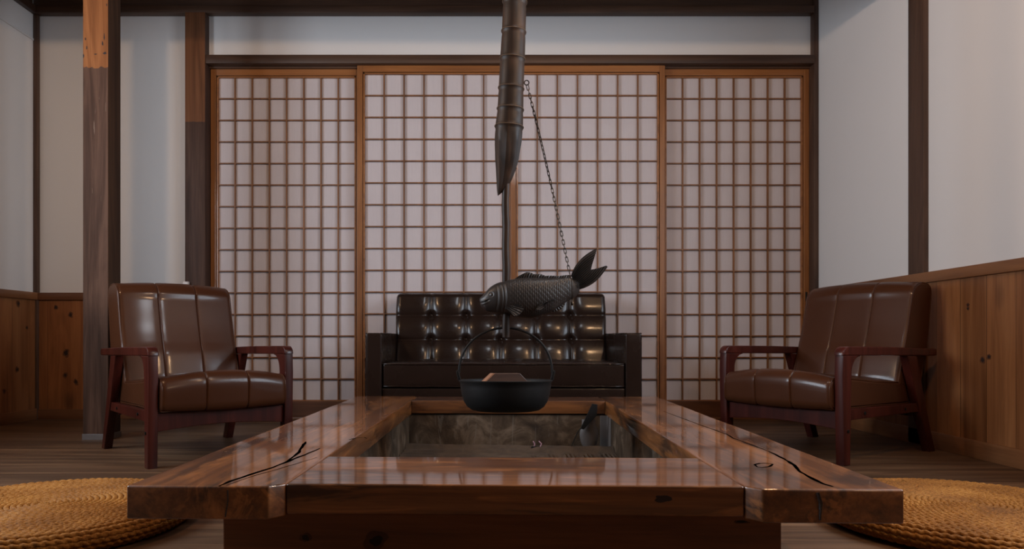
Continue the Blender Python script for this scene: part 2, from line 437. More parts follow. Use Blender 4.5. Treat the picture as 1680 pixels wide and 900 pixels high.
for y in (wy0, (wy0 + wy1) / 2 - .02, wy1 - .04): add_box(bm, XL - .08, XL + .01, y, y + .04, wz0, wz1, .004)
for z in (wz0, wz1 - .04): add_box(bm, XL - .08, XL + .01, wy0, wy1, z, z + .04, .004)
wf = struct('window_1', bm, 'beam_y', 'dark framed window in the left wall', 'window')
obj('pane', box(XL - .045, XL - .041, wy0 + .03, wy1 - .03, wz0 + .03, wz1 - .03), 'glass', wf)

# cedar wainscot, cap rails, baseboards
struct('trim_1', box(XL, -1.80, YB - .012, YB + .001, 0, .70), 'wains_back', 'cedar wainscot boards with knots on the back wall left of the square post', 'wainscot')
struct('trim_2', box(XL - .001, XL + .012, YF, YB - .012, 0, .70), 'wains_side', 'cedar wainscot boards along the left wall', 'wainscot')
struct('trim_3', box(XR - .012, XR + .001, YF, YB - .03, 0, .715), 'wains_side', 'cedar wainscot boards along the right wall', 'wainscot')
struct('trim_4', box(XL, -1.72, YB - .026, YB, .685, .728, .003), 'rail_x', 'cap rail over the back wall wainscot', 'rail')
struct('trim_5', box(XL, XL + .026, YF, YB - .026, .685, .728, .003), 'rail_y', 'cap rail over the left wall wainscot', 'rail')
struct('trim_6', box(XR - .024, XR, YF, YB - .03, .702, .747, .003), 'rail_y', 'orange brown cap rail over the right wall wainscot', 'rail')
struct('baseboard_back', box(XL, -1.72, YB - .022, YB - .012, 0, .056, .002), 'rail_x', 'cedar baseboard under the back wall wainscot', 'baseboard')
struct('baseboard_left', box(XL + .012, XL + .022, YF, YB - .022, 0, .062, .002), 'rail_y', 'cedar baseboard along the left wall', 'baseboard')
struct('baseboard_right', box(XR - .022, XR - .012, YF, YB - .03, 0, .070, .002), 'rail_y', 'cedar baseboard along the right wall', 'baseboard')
def knot(parent, pos, nrm, rx, rz, ring=True):
    """thin irregular disc lying on a board face"""
    for (sc, mat, off, nm) in ((1.0, 'knot', .0006, 'knot'),) + (((1.7, 'knot_ring', .0003, 'knot_ring'),) if ring else ()):
        P = []
        for k in range(18):
            a = 2 * PI * k / 18; q = 1 + .55 * mnoise.noise(Vector((pos[0] * 31 + 1.4 * math.cos(a), pos[2] * 37 + 1.4 * math.sin(a), sc)))
            P.append((rx * sc * q * math.cos(a), rz * sc * q * math.sin(a)))
        bm = prism(P, 1, -off, .0015)
        o = obj(nm, bm, mat, parent, pos)
        if abs(nrm[0]) > .5: o.rotation_euler = (0, 0, PI / 2 * (1 if nrm[0] > 0 else -1))
def at_wall(px, py, X=None, Y=None):
    if Y is None: Y = X * 1170 / (px - 797)
    return ((px - 797) * Y / 1170, Y, .46 - (py - 556) * Y / 1170)
wb = [o for o in C.objects if o.name == 'trim_1'][0]; wl = [o for o in C.objects if o.name == 'trim_2'][0]; wr = [o for o in C.objects if o.name == 'trim_3'][0]
for (px, py, r) in ((91.7, 504, .008), (116, 516, .009), (108.8, 578.7, .013), (107, 615, .009), (124.8, 626, .009)):
    p = at_wall(px, py, Y=YB - .012); knot(wb, p, (0, -1), r * .85, r * 1.15)
for (px, py, r) in ((30, 498, .010), (44, 537, .007), (28, 606, .010), (7, 641, .008)):
    p = at_wall(px, py, X=XL + .012); knot(wl, (XL + .012, p[1], p[2]), (1, 0), r, r)
for (px, py, r) in ((1588, 500, .005), (1588, 506, .005), (1612, 590, .009), (1622.5, 585, .007)):
    p = at_wall(px, py, X=XR - .012); knot(wr, (XR - .012, p[1], p[2]), (-1, 0), r, r * .9)
# dark timber
struct('trim_7', box(XL, XL + .024, YB - .030, YB - .001, 0, 2.326, .003), 'beam_v', 'thin dark corner batten between left and back walls', 'corner batten')
struct('trim_8', box(XR - .028, XR, YB - .045, YB + .08, 0, ZC, .003), 'beam_v', 'dark upright in the back right corner beside the doors', 'jamb')
struct('trim_9', box(XL, XR - .028, YB - .052, YB - .001, 2.326, 2.368, .003), 'beam', 'dark beam edge along the top of the back wall', 'beam')
struct('trim_10', box(XL, XR - .028, YB - .028, YB - .001, 2.368, ZC), 'board', 'dark boards above the back wall beam', 'boarding')
struct('trim_11', box(XL, XL + .03, YF, YB - .052, 2.326, 2.368, .003), 'beam_y', 'dark beam edge along the top of the left wall', 'beam')
struct('trim_12', box(XL, XL + .014, YF, YB - .052, 2.368, ZC), 'board', 'dark boards above the left wall beam', 'boarding')
struct('trim_13', box(-1.602, XR - .028, YB - .055, YB - .001, 2.036, 2.085, .003), 'beam', 'dark lintel rail above the paper sliding doors', 'lintel')
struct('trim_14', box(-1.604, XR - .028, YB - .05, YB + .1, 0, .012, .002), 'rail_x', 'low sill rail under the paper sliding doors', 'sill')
struct('trim_15', box(-1.602, XR - .028, YB - .001, YB + .09, 2.028, 2.046), 'beam', 'dark groove rail behind the lintel', 'lintel groove')
struct('trim_16', box(-1.718, -1.602, YB - .06, YB + .1, 0, 2.326, .004), 'post_wall', 'dark brown wall post left of the paper doors with a redder upper part', 'post')
struct('trim_17', box(XR - .022, XR + .01, 3.073, 3.186, .0, ZC, .003), 'beam_v', 'dark upright set in the right wall behind the armchair', 'post')
struct('trim_18', box(XL, XR, 3.22, 3.36, 2.10, 2.34, .008), 'beam', 'heavy dark cross beam resting on the square post', 'beam')
struct('trim_19', box(XL + .001, XL + .006, YF, YB - .03, 2.175, 2.187, .001), 'plaster', 'thin pale moulding high on the left wall', 'moulding')

# free-standing post
tp = thing('wooden_post', 'free standing square timber post with bare orange wood near its top', 'post', (-1.782, 3.312, 0), 0)
bm = box(-.058, .058, -.056, .056, .026, 2.10, .003)
obj('shaft', bm, 'post', tp)
obj('base_shoe', box(-.0605, .0605, -.0585, .0585, 0, .027, .001), 'steel', tp)
# small chips at the joint of the post
for (x, z, a_, b_) in ((-.0545, 1.752, .003, .007), (-.046, 1.83, .003, .005), (.043, 1.765, .008, .005), (.032, 1.81, .003, .011), (.040, 1.84, .0025, .013), (-.04, 1.79, .0025, .010), (.052, 1.985, .002, .007), (.0, 1.76, .007, .002)):
    P_ = [(x + a_ * math.cos(k) * (1 + .3 * math.sin(3 * k + x * 90)), z + b_ * math.sin(k) * (1 + .3 * math.cos(2 * k + z * 70))) for k in [2 * PI * q / 14 for q in range(14)]]
    obj('chipped_spot', prism(P_, 1, -.0566, -.054), 'knot', tp)

# ================================================================== SHOJI DOORS
def shoji(name, x0, x1, yf, zt, zb, cols, label, handle=None, xs=None):
    """x0..x1 outer width, yf front face, cols interior columns"""
    t = thing(name, label, 'sliding door', ((x0 + x1) / 2, yf, 0)); t['kind'] = 'structure'
    cx = (x0 + x1) / 2; hw = (x1 - x0) / 2; th = .030; sw = .031; tr = .037; br = .088
    for s in (-1, 1):
        a, b = sorted((s * hw, s * (hw - sw)))
        obj('stile', box(a, b, 0, th, zb, zt, .002), 'cedar_v', t)
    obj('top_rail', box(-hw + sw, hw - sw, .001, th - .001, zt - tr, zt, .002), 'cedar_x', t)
    obj('bottom_rail', box(-hw + sw, hw - sw, .001, th - .001, zb, zb + br, .002), 'cedar_shaded', t)
    ix0, ix1, iz0, iz1 = -hw + sw, hw - sw, zb + br, zt - tr
    bm = bmesh.new()   # slim inner frame
    g = .003; w = .009
    add_box(bm, ix0 + g, ix0 + g + w, .004, th - .006, iz0 + .001, iz1 - g, .001); add_box(bm, ix1 - g - w, ix1 - g, .004, th - .006, iz0 + .001, iz1 - g, .001)
    add_box(bm, ix0 + g, ix1 - g, .004, th - .006, iz1 - g - w, iz1 - g, .001); add_box(bm, ix0 + g, ix1 - g, .004, th - .006, iz0, iz0 + .006, .001)
    obj('inner_frame', bm, 'cedar_x', t)
    bm = bmesh.new()
    jx0, jx1, jz0, jz1 = ix0 + g + w * .5, ix1 - g - w * .5, iz0 + .003, iz1 - g - w * .5
    n = cols
    for k in range(1, n):
        x = jx0 + (jx1 - jx0) * k / n
        add_box(bm, x - .0036, x + .0036, .007, .021, jz0, jz1)
    for k in range(1, 15):
        z = jz0 + (jz1 - jz0) * k / 15
        add_box(bm, jx0, jx1, .006, .0215, z - .0032, z + .0032)
    obj('lattice', bm, 'muntin', t)
    obj('paper', box(ix0 - .002, ix1 + .002, .022, .024, iz0 - .003, iz1 + .003), 'paper', t)
    if handle is not None:
        hx, hz = handle
        obj('finger_pull', box(hx - .006, hx + .006, -.001, .004, hz - .028, hz + .028, .001), 'black', t)
    return t
dz = 2.037
shoji('door_1', -1.600, -.722, YB + .016, 2.030, .012, 8, 'leftmost paper sliding door with cedar lattice, behind the left armchair')
shoji('door_2', -.741, .1415, YB - .022, 2.036, .012, 7, 'left middle paper sliding door, behind the left half of the sofa')
shoji('door_3', .143, 1.033, YB - .022, 2.036, .012, 7, 'right middle paper sliding door, behind the carp tail and chain')
shoji('door_4', 1.010, 1.880, YB + .016, 2.030, .012, 8, 'rightmost paper sliding door with black finger pull, in the right corner', handle=(.435 - .016, .706))
# white box on the wall post
t = thing('switch_box', 'small white plastic box on the dark wall post above the left armchair', 'switch box', (-1.703, YB - .061, .765))
obj('case', box(-.018, .014, -.022, .0, -.022, .022, .003), 'plastic', t)
obj('cover', box(-.0155, .0115, -.025, -.022, -.018, .018, .001), 'plastic', t)

# ================================================================== HEARTH TABLE
TY = -.026; TC = (.064, 2.117); H = .215
table = thing('hearth_table', 'large glossy lacquered wooden hearth table with an open fire pit in the middle', 'table', (TC[0], TC[1], 0), TY)
def slab(name, x0, x1, y0, y1, z0, z1, mat, ch=None, seed=0, chs=()):
    """plank with eased, slightly uneven edges; chs: chamfered inner corners"""
    pts = []
    ny = 26
    def wob(a, k): return .0035 * (mnoise.noise(Vector((a * 3.1 + seed, k * 7.3, 0))))
    if y1 - y0 > x1 - x0:
        inner = 'r' if (x0 + x1) < 0 else 'l'
        for i in range(ny + 1):
            y = y0 + (y1 - y0) * i / ny; pts.append((x1 + (wob(y, 1) if inner == 'l' else wob(y, 1) * .3), y))
        for i in range(ny + 1):
            y = y1 - (y1 - y0) * i / ny; pts.append((x0 + (wob(y, 2) if inner == 'r' else wob(y, 2) * .3), y))
    else:
        for i in range(ny + 1):
            x = x0 + (x1 - x0) * i / ny; pts.append((x, y0 + wob(x, 3)))
        for i in range(ny + 1):
            x = x1 - (x1 - x0) * i / ny; pts.append((x, y1 + wob(x, 4)))
    if ch == 'left':   # chamfer the inner corner at both ends of the left board
        pts = [p for p in pts if not (p[0] > x1 - .02 and (p[1] < y0 + .03 or p[1] > y1 - .03))]
        pts = [(x1 - .022, y0), (x1, y0 + .024)] + [p for p in pts if p[0] > (x0 + x1) / 2] + [(x1, y1 - .024), (x1 - .022, y1)] + [p for p in pts if p[0] < (x0 + x1) / 2]
    if ch == 'right':
        r_ = [p for p in pts if p[0] > (x0 + x1) / 2]; l_ = [p for p in pts if p[0] < (x0 + x1) / 2 and y0 + .03 < p[1] < y1 - .03]
        pts = r_ + [(x0 + .022, y1), (x0, y1 - .024)] + l_ + [(x0, y0 + .024), (x0 + .022, y0)]
    bm = prism(pts, 2, z0, z1)
    bmesh.ops.recalc_face_normals(bm, faces=bm.faces[:])
    es = [e for e in bm.edges if abs(e.verts[0].co.z - e.verts[1].co.z) < 1e-6 and len(e.link_faces) == 2] + \
         [e for e in bm.edges if abs(e.verts[0].co.z - e.verts[1].co.z) > .01 and e.calc_face_angle(0) > .5]
    bmesh.ops.bevel(bm, geom=es, offset=.0035, segments=3, affect='EDGES', profile=.5)
    return obj(name, bm, mat, table, smooth=.5)
HX0, HX1, HY0, HY1 = -.380, .392, -.632, .722
slab('side_board', -.642, HX0, -.94, .94, H - .056, H, 'table', 'left', 1)
slab('side_board', HX1, .642, -.94, .94, H - .056, H, 'table', 'right', 5)
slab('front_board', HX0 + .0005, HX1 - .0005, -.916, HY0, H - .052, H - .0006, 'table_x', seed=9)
slab('back_board', HX0 + .0005, HX1 - .0005, HY1, .925, H - .052, H - .0006, 'table_shaded', seed=12)
AX0, AX1, AY0, AY1 = -.528, .492, -.815, .80
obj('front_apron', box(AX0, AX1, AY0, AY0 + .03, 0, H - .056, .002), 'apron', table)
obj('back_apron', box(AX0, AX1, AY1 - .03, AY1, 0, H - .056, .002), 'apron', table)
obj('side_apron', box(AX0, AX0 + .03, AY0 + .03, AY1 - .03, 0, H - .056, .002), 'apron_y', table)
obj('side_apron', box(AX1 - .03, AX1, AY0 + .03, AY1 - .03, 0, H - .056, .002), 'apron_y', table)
bm = bmesh.new(); o_ = .010
lx0, lx1, ly0, ly1 = HX0 - o_, HX1 + o_, HY0 - o_, HY1 + o_
for (a, b, c, d) in ((lx0 - .012, lx0, ly0 - .012, ly1 + .012), (lx1, lx1 + .012, ly0 - .012, ly1 + .012), (lx0, lx1, ly0 - .012, ly0), (lx0, lx1, ly1, ly1 + .012)):
    add_box(bm, a, b, c, d, .006, H - .0565)
add_box(bm, lx0, lx1, ly0, ly1, .004, .012)
obj('pit_lining', bm, 'lining', table)['label'] = 'grey brown mottled lining of the fire pit'
bm = bmesh.new()
add_box(bm, lx1 - .004, lx1, ly1 - .10, ly1, .012, H - .058, .001); add_box(bm, lx1 - .03, lx1, ly1 - .004, ly1 - .0005, .012, H - .058, .001)
obj('corner_strip', bm, 'steel', table)['label'] = 'pale metal strip in the back right pit corner'
# dark filled cracks and the ring knot on the top
def tbl(px, py):   # plan position on the table top, in the table's own frame
    Z = (.46 - H) * 1170 / (py - 556); X = (px - 797) / 1170 * Z
    v = Vector((X - TC[0], Z - TC[1])); c, s = math.cos(-TY), math.sin(-TY)
    return (v.x * c - v.y * s, v.x * s + v.y * c)
def crack(pp, w, closed=False):
    P = [tbl(*p) for p in pp]
    Q = []
    n = len(P)
    for i in range(n - 1 + closed):
        a, b = Vector(P[i]), Vector(P[(i + 1) % n])
        for k in range(6):
            q = a + (b - a) * k / 6
            jit = Vector((mnoise.noise(Vector((q.x * 60, q.y * 30, 2))), mnoise.noise(Vector((q.x * 60, q.y * 30, 9))))) * .0022
            Q.append(q + jit)
    if not closed: Q.append(Vector(P[-1]))
    bm = bmesh.new(); N = len(Q); A = []; B = []
    for i, q in enumerate(Q):
        t_ = (Q[(i + 1) % N] - Q[i - 1]) if closed else (Q[min(i + 1, N - 1)] - Q[max(i - 1, 0)])
        nn = Vector((-t_.y, t_.x)).normalized()
        f = 1 if closed else (.25 + .75 * math.sin(PI * min(1, (i + .5) / N)) ** .6)
        ww = 1.25 * w * f * (.75 + .5 * mnoise.noise(Vector((q.x * 25, q.y * 25, 4))))
        A.append(bm.verts.new((q.x + nn.x * ww, q.y + nn.y * ww, H + .0003))); B.append(bm.verts.new((q.x - nn.x * ww, q.y - nn.y * ww, H + .0003)))
    for i in range(N if closed else N - 1):
        j = (i + 1) % N; bm.faces.new((A[i], A[j], B[j], B[i]))
    bmesh.ops.solidify(bm, geom=bm.faces[:], thickness=.0006)
    obj('filled_crack', bm, 'crack', table)['label'] = 'dark filled crack in the table top'
crack([(358, 797.5), (378, 789), (403, 780.5), (449, 766), (484, 752), (504, 744), (525, 735)], .0042)
crack([(470, 758), (490, 742), (496, 731), (502, 724)], .004)
crack([(370, 796), (420, 779), (470, 765), (520, 750)], .0012)
crack([(1366, 798), (1352, 793.6), (1332, 784.5), (1314, 774), (1302, 762), (1286, 752), (1261, 740)], .0045)
crack([(1261, 740), (1230, 728), (1204, 719), (1192, 712), (1173, 705), (1150, 697), (1120, 686), (1088, 674)], .0024)
crack([(1239, 762), (1246, 759.5), (1258, 759.5), (1268, 761), (1262, 765), (1250, 766.5), (1242, 765.5)], .0022, True)
crack([(573, 721), (585, 718), (597, 717), (602, 719)], .0022)
# splits in the board ends
bm = bmesh.new()
add_tube(bm, [(-.470, -.9412, H - .006), (-.4695, -.9412, H - .025), (-.474, -.9412, H - .051)], .0012, 6)
obj('end_split', bm, 'crack', table)
bm = bmesh.new()
add_tube(bm, [(.502, -.9412, H - .005), (.507, -.9412, H - .022), (.506, -.9412, H - .050)], [.0028, .0035, .0015], 6)
obj('end_split', bm, 'crack', table)

fa_ = [o for o in table.children if o.name.startswith('front_apron')][0]; fb_ = [o for o in table.children if o.name.startswith('front_board')][0]
for (x, z, a_, b_) in ((-.375, .095, .006, .005), (-.245, .090, .012, .009), (.42, .13, .010, .002)): knot(fa_, (x, AY0, z), (0, -1), a_, b_)
knot(fb_, (.255, -.916, H - .022), (0, -1), .017, .006, False)
# ash bed
bm = bmesh.new(); nx, ny = 110, 150
G = []
for j in range(ny + 1):
    row = []
    for i in range(nx + 1):
        x = lx0 + .002 + (lx1 - lx0 - .004) * i / nx; y = ly0 + .002 + (ly1 - ly0 - .004) * j / ny
        z = .036 + .006 * mnoise.noise(Vector((x * 4, y * 4, 0))) + .0025 * mnoise.noise(Vector((x * 30, y * 30, 3)))
        rt = 1 / (1 + math.exp(-(x - .08) * 60))
        z += rt * .004 * math.sin(x * 2 * PI / .016) * (1 / (1 + math.exp((y - .52) * 60)))
        z += (1 - rt) * .004 * math.sin(y * 2 * PI / .05 + x * 3)
        z += .018 * math.exp(-((y - .60 + .05 * x) / .03) ** 2)
        row.append(bm.verts.new((x, y, z)))
    G.append(row)
for j in range(ny):
    for i in range(nx): bm.faces.new((G[j][i], G[j][i + 1], G[j + 1][i + 1], G[j + 1][i]))
bo = [bm.verts.new((x, y, .0125)) for x, y in ((lx0 + .002, ly0 + .002), (lx1 - .002, ly0 + .002), (lx1 - .002, ly1 - .002), (lx0 + .002, ly1 - .002))]
bm.faces.new(bo[::-1])
bm.faces.new([bo[0]] + [bo[1]] + G[0][::-1]); bm.faces.new([bo[2], bo[3]] + G[ny])
bm.faces.new([bo[3], bo[0]] + [G[j][0] for j in range(ny + 1)]); bm.faces.new([bo[1], bo[2]] + [G[j][nx] for j in range(ny, -1, -1)])
ash = obj('ash_bed', bm, 'ash', None, (TC[0], TC[1], 0), TY, smooth=1.0)
tag(ash, 'raked grey brown ash filling the bottom of the fire pit', 'ash', kind='stuff')

# shovel leaning in the back right corner of the pit, rotated with the table
sh = thing('ash_shovel', 'black iron ash shovel leaning in the back right corner of the pit', 'shovel', (TC[0] + .36, TC[1] + .61, .035), TY)
bm = bmesh.new()   # curved grey scoop
Gd = []
for i in range(11):
    u = i / 10; row = []
    for j in range(9):
        v = j / 8 * 2 - 1
        w = .036 * (math.sin(PI * min(1, .12 + u * .9)) ** .4 if u < .9 else .75)
        row.append(bm.verts.new((-.022 + v * w, .058 - .012 * (1 - v * v) + .01 * u, .006 + u * .105)))
    Gd.append(row)
for i in range(10):
    for j in range(8): bm.faces.new((Gd[i][j], Gd[i][j + 1], Gd[i + 1][j + 1], Gd[i + 1][j]))
bmesh.ops.solidify(bm, geom=bm.faces[:], thickness=.0015)
obj('scoop', bm, 'steel', sh, smooth=1.0)['label'] = 'rounded dull grey scoop'
obj('socket', prism([(-.012, .175), (.008, .172), (.006, .13), (-.045, .075), (-.058, .078)], 1, .036, .044, .001), 'iron', sh)
obj('handle', tube([(-.05, .040, .085), (-.07, .02, .068), (-.085, -.01, .045), (-.10, -.04, .022)], [.0022, .002, .002, .0018], 8), 'iron', sh, smooth=1)
# small clip with two pale prongs
cl = thing('pit_clip', 'tiny dark clip with two pale pink prongs standing in the ash', 'clip', (.188, 2.70, .052), .1)
obj('clip_base', prism(rounded_loop([(-.018, -.006), (.03, .004), (.016, .012), (-.012, .006)], [.003] * 4, 3), 2, -.005, .003, .001), 'iron', cl)
for s in (0, 1):
    obj('prong', tube([(-.006 + s * .024, 0, .0), (-.003 + s * .026, 0, .012), (-.009 + s * .022, 0, .022)], .0022, 8), 'pink', cl, smooth=1)

# ================================================================== POT HOOK: bamboo, pole, carp, chain, pot
PY = 2.15; mpp = PY / 1170
def PX(px): return (px - 797) * mpp
def PZ(py): return .46 - (py - 556) * mpp
hook = thing('bamboo_pot_hanger', 'dark smoked bamboo pot hanger hanging from above over the fire pit', 'pot hanger', (PX(829.5), PY, 0))
ox = PX(829.5)
prof = []   # (py, left px, right px)
keys = [(-420, 829, 867), (0, 825.3, 863.9), (53, 823.4, 862.2), (98, 820.5, 861), (148, 818, 859), (181, 816, 858.5), (209, 812.5, 858), (230, 811, 857.5), (264, 812, 851.5)]
def interp(ks, y):
    for a, b in zip(ks, ks[1:]):
        if a[0] <= y <= b[0]:
            t = (y - a[0]) / (b[0] - a[0]); return [a[i] + (b[i] - a[i]) * t for i in range(1, len(a))]
    return list((ks[0] if y < ks[0][0] else ks[-1])[1:])
nodes_y = [-330, -250, -175, -105, -45, 4, 53, 98, 146, 180, 209]
bm = bmesh.new(); ring = []
ys = sorted(set([-420] + [y for n_ in nodes_y for y in (n_ - 9, n_ - 4, n_ - 1.6, n_, n_ + 1.6, n_ + 4, n_ + 9)] + list(range(-410, 262, 12)) + [236, 250, 262]))
NB = 40
for y in ys:
    l_, r_ = interp(keys, y); cx = (l_ + r_) / 2; rr = (r_ - l_) / 2
    d = min(abs(y - n_) for n_ in nodes_y)
    sgn = min(nodes_y, key=lambda n_: abs(y - n_))
    e = 1.0 * math.exp(-(d / 1.6) ** 2) - (.5 * math.exp(-((y - sgn - 5) / 3) ** 2))
    rr += e
    row = []
    for k in range(NB):
        a = 2 * PI * k / NB
        facet = 1.0
        if y > 209:   # carved facets
            f = min(1, (y - 209) / 20); seg = PI / 4.5; aa = (a + .3) % seg - seg / 2
            facet = 1 + f * (math.cos(seg / 2) / math.cos(aa) - 1) * 1.2
        tilt = 1.6 * math.cos(a) * (1 if d < 10 and y < 215 else 0)
        row.append(bm.verts.new((PX(cx) - ox + rr * mpp * facet * math.cos(a), rr * mpp * facet * math.sin(a), PZ(y + tilt))))
    ring.append(row)
# carved pointed end, cut open at the right
for (y0_, l_, r_, yr) in ((275, 813, 848.5, 275), (290, 813.8, 843.5, 288), (303, 814.5, 838.5, 299), (313, 815.2, 831, 309), (321, 816.5, 822, 317)):
    row = []
    cx = (l_ + r_) / 2; rr = (r_ - l_) / 2
    ry = max(rr * .8, 2.5)
    for k in range(NB):
        a = 2 * PI * k / NB; seg = PI / 4.5; aa = (a + .3) % seg - seg / 2
        facet = 1 + (math.cos(seg / 2) / math.cos(aa) - 1) * 1.2
        yy = y0_ + (yr - y0_) * (math.cos(a) * .5 + .5)
        row.append(bm.verts.new((PX(cx) - ox + rr * mpp * facet * math.cos(a), ry * mpp * facet * math.sin(a), PZ(yy))))
    ring.append(row)
for A, B in zip(ring, ring[1:]):
    for k in range(NB): bm.faces.new((A[k], A[(k + 1) % NB], B[(k + 1) % NB], B[k]))
bm.faces.new(ring[0][::-1]); bm.faces.new(ring[-1])
obj('bamboo_tube', bm, 'bamboo', hook, smooth=.45)
for n_ in nodes_y:
    if n_ < -60: continue
    l_, r_ = interp(keys, n_); cx = (l_ + r_) / 2; rr = ((r_ - l_) / 2 + .95) * mpp
    obj('node_ring', tube([(PX(cx) - ox + rr * math.cos(a), rr * math.sin(a), PZ(n_ + 1.6 * math.cos(a) - .8 + .5 * math.sin(3 * a))) for a in [2 * PI * k / 48 for k in range(48)]], .0009, 6, True), 'node', hook, smooth=1)
pts = []; rd = []
for i in range(28):
    y = 285 + (553 - 285) * i / 27
    cx = 829.6 + .8 * math.sin(i * .9) * .5 + (y - 285) * .0035
    pts.append((PX(cx) - ox, 0, PZ(y))); rd.append((6.3 + .5 * mnoise.noise(Vector((i * .8, 1, 2)))) * mpp)
obj('pole', tube(pts, rd, 16), 'bamboo', hook, smooth=1)
zb_ = PZ(537)
obj('hook_tip', tube([(0, 0, zb_ + .004), (0, .016, zb_ + .000), (0, .026, zb_ - .010), (0, .022, zb_ - .020), (0, .008, zb_ - .024), (0, 0, zb_ - .020)], .004, 8), 'iron', hook, smooth=1)

# ---- carp (outline units u,v = detailed measurements; k metres each)
K = mpp / 6.922
def F(u, v): return ((u - 750) * K, -(v - 600) * K)
carp = thing('carp_crossbar', 'carved dark wooden carp with scales hanging level above the iron pot', 'carved fish', (PX(780 + 750 / 6.922), PY, PZ(400 + 600 / 6.922)))
topk = [(45, 622), (60, 608), (100, 565), (160, 497), (240, 447), (300, 430), (370, 412), (450, 397), (560, 385), (700, 384), (850, 388), (960, 385), (1060, 378), (1120, 400), (1180, 440)]
botk = [(45, 628), (60, 690), (75, 722), (130, 762), (240, 786), (300, 795), (400, 808), (500, 830), (600, 841), (680, 832), (780, 800), (880, 760), (960, 705), (1060, 640), (1130, 605), (1180, 550)]
widk = [(45, 8), (60, 40), (100, 75), (160, 100), (240, 125), (340, 140), (500, 150), (650, 142), (800, 118), (950, 80), (1060, 42), (1120, 26), (1180, 14)]
def sm(ks, u):   # smooth interpolation
    if u <= ks[0][0]: return ks[0][1]
    if u >= ks[-1][0]: return ks[-1][1]
    for i in range(len(ks) - 1):
        if ks[i][0] <= u <= ks[i + 1][0]:
            p0 = ks[max(i - 1, 0)]; p1 = ks[i]; p2 = ks[i + 1]; p3 = ks[min(i + 2, len(ks) - 1)]
            m1 = (p2[1] - p0[1]) / max(1e-6, p2[0] - p0[0]); m2 = (p3[1] - p1[1]) / max(1e-6, p3[0] - p1[0])
            h = p2[0] - p1[0]; t = (u - p1[0]) / h
            return (2 * t**3 - 3 * t * t + 1) * p1[1] + (t**3 - 2 * t * t + t) * h * m1 + (-2 * t**3 + 3 * t * t) * p2[1] + (t**3 - t * t) * h * m2
NU, NA = 400, 260
bm = bmesh.new(); rings = []
for i in range(NU + 1):
    u = 45 + (1180 - 45) * (i / NU) ** (1.05)
    zt, zb2, w = sm(topk, u), sm(botk, u), sm(widk, u)
    cz = (zt + zb2) / 2; hh = (zb2 - zt) / 2
    row = []
    for k in range(NA):
        a = 2 * PI * k / NA            # a=0 top, front side = pi/2
        ca, sa = math.cos(a), math.sin(a)
        yy = abs(sa) ** .92 * math.copysign(1, sa); zz = abs(ca) ** .9 * math.copysign(1, ca)
        d = 0.0; v_ = cz - zz * hh
        gill = 335 + 18 * math.cos((v_ - 600) / 90)      # gill edge, slightly curved
        if u > gill and u < 1130:
            # overlapping scales: the one nearest the head lies on top
            ca_, cb_, cr_ = 25.0, 42.0, 30.0
            s_arc = ((a if a <= PI else 2 * PI - a) / PI - .5) * PI * math.sqrt((hh * hh + w * w) / 2)
            # skew by the slope of the body
            h_ = 0.0
            for ri in range(int((u - cr_) // ca_), int((u + cr_) // ca_) + 2):
                cu = ri * ca_; ph = .5 if ri % 2 else 0
                cs = (round(s_arc / cb_ - ph) + ph) * cb_
                rr = math.hypot(u - cu, s_arc - cs) / cr_
                if rr < 1:
                    h_ = 6.5 * ((u - cu) / cr_ * .5 + .5) - (5.0 * ((rr - .86) / .14) if rr > .86 else 0); break
            fade = min(1, (u - gill) / 40) * min(1, (1130 - u) / 100) * (1 if zz > -.75 else max(0, (zz + .95) / .2))
            d = (h_ - 3) * fade
        # gill plates and head lines
        for (g0, amp, wd) in ((gill - 8, -7, 7), (gill - 45, -5, 6), (gill - 75, 4, 9), (gill - 100, -4, 6)):
            d += amp * math.exp(-((u - g0) / wd) ** 2) * max(0, 1 - abs(zz) ** 4 * 1.0)
        # mouth groove and lips
        if u < 165:
            md = (v_ - (662 - (u - 90) * .28)) ; d -= 13 * math.exp(-(md / 7) ** 2) * min(1, (165 - u) / 30)
            d += 6 * math.exp(-((md + 16) / 9) ** 2) * min(1, (165 - u) / 60) + 5 * math.exp(-((md - 18) / 10) ** 2) * min(1, (165 - u) / 60)
        # eye bump
        er = math.hypot(u - 180, v_ - 578)
        if abs(sa) > .2:
            d += 4 * math.exp(-(er / 12) ** 2) - 4 * math.exp(-((er - 22) / 5) ** 2)
        X, Z = F(u, cz - zz * (hh + d * .6))
        row.append(bm.verts.new((X, -yy * (w + d) * K, Z)))
    rings.append(row)
for A, B in zip(rings, rings[1:]):
    for k in range(NA): bm.faces.new((A[k], A[(k + 1) % NA], B[(k + 1) % NA], B[k]))
bm.faces.new(rings[0][::-1]); bm.faces.new(rings[-1])
body = obj('body', bm, 'carp', carp, smooth=1.2)
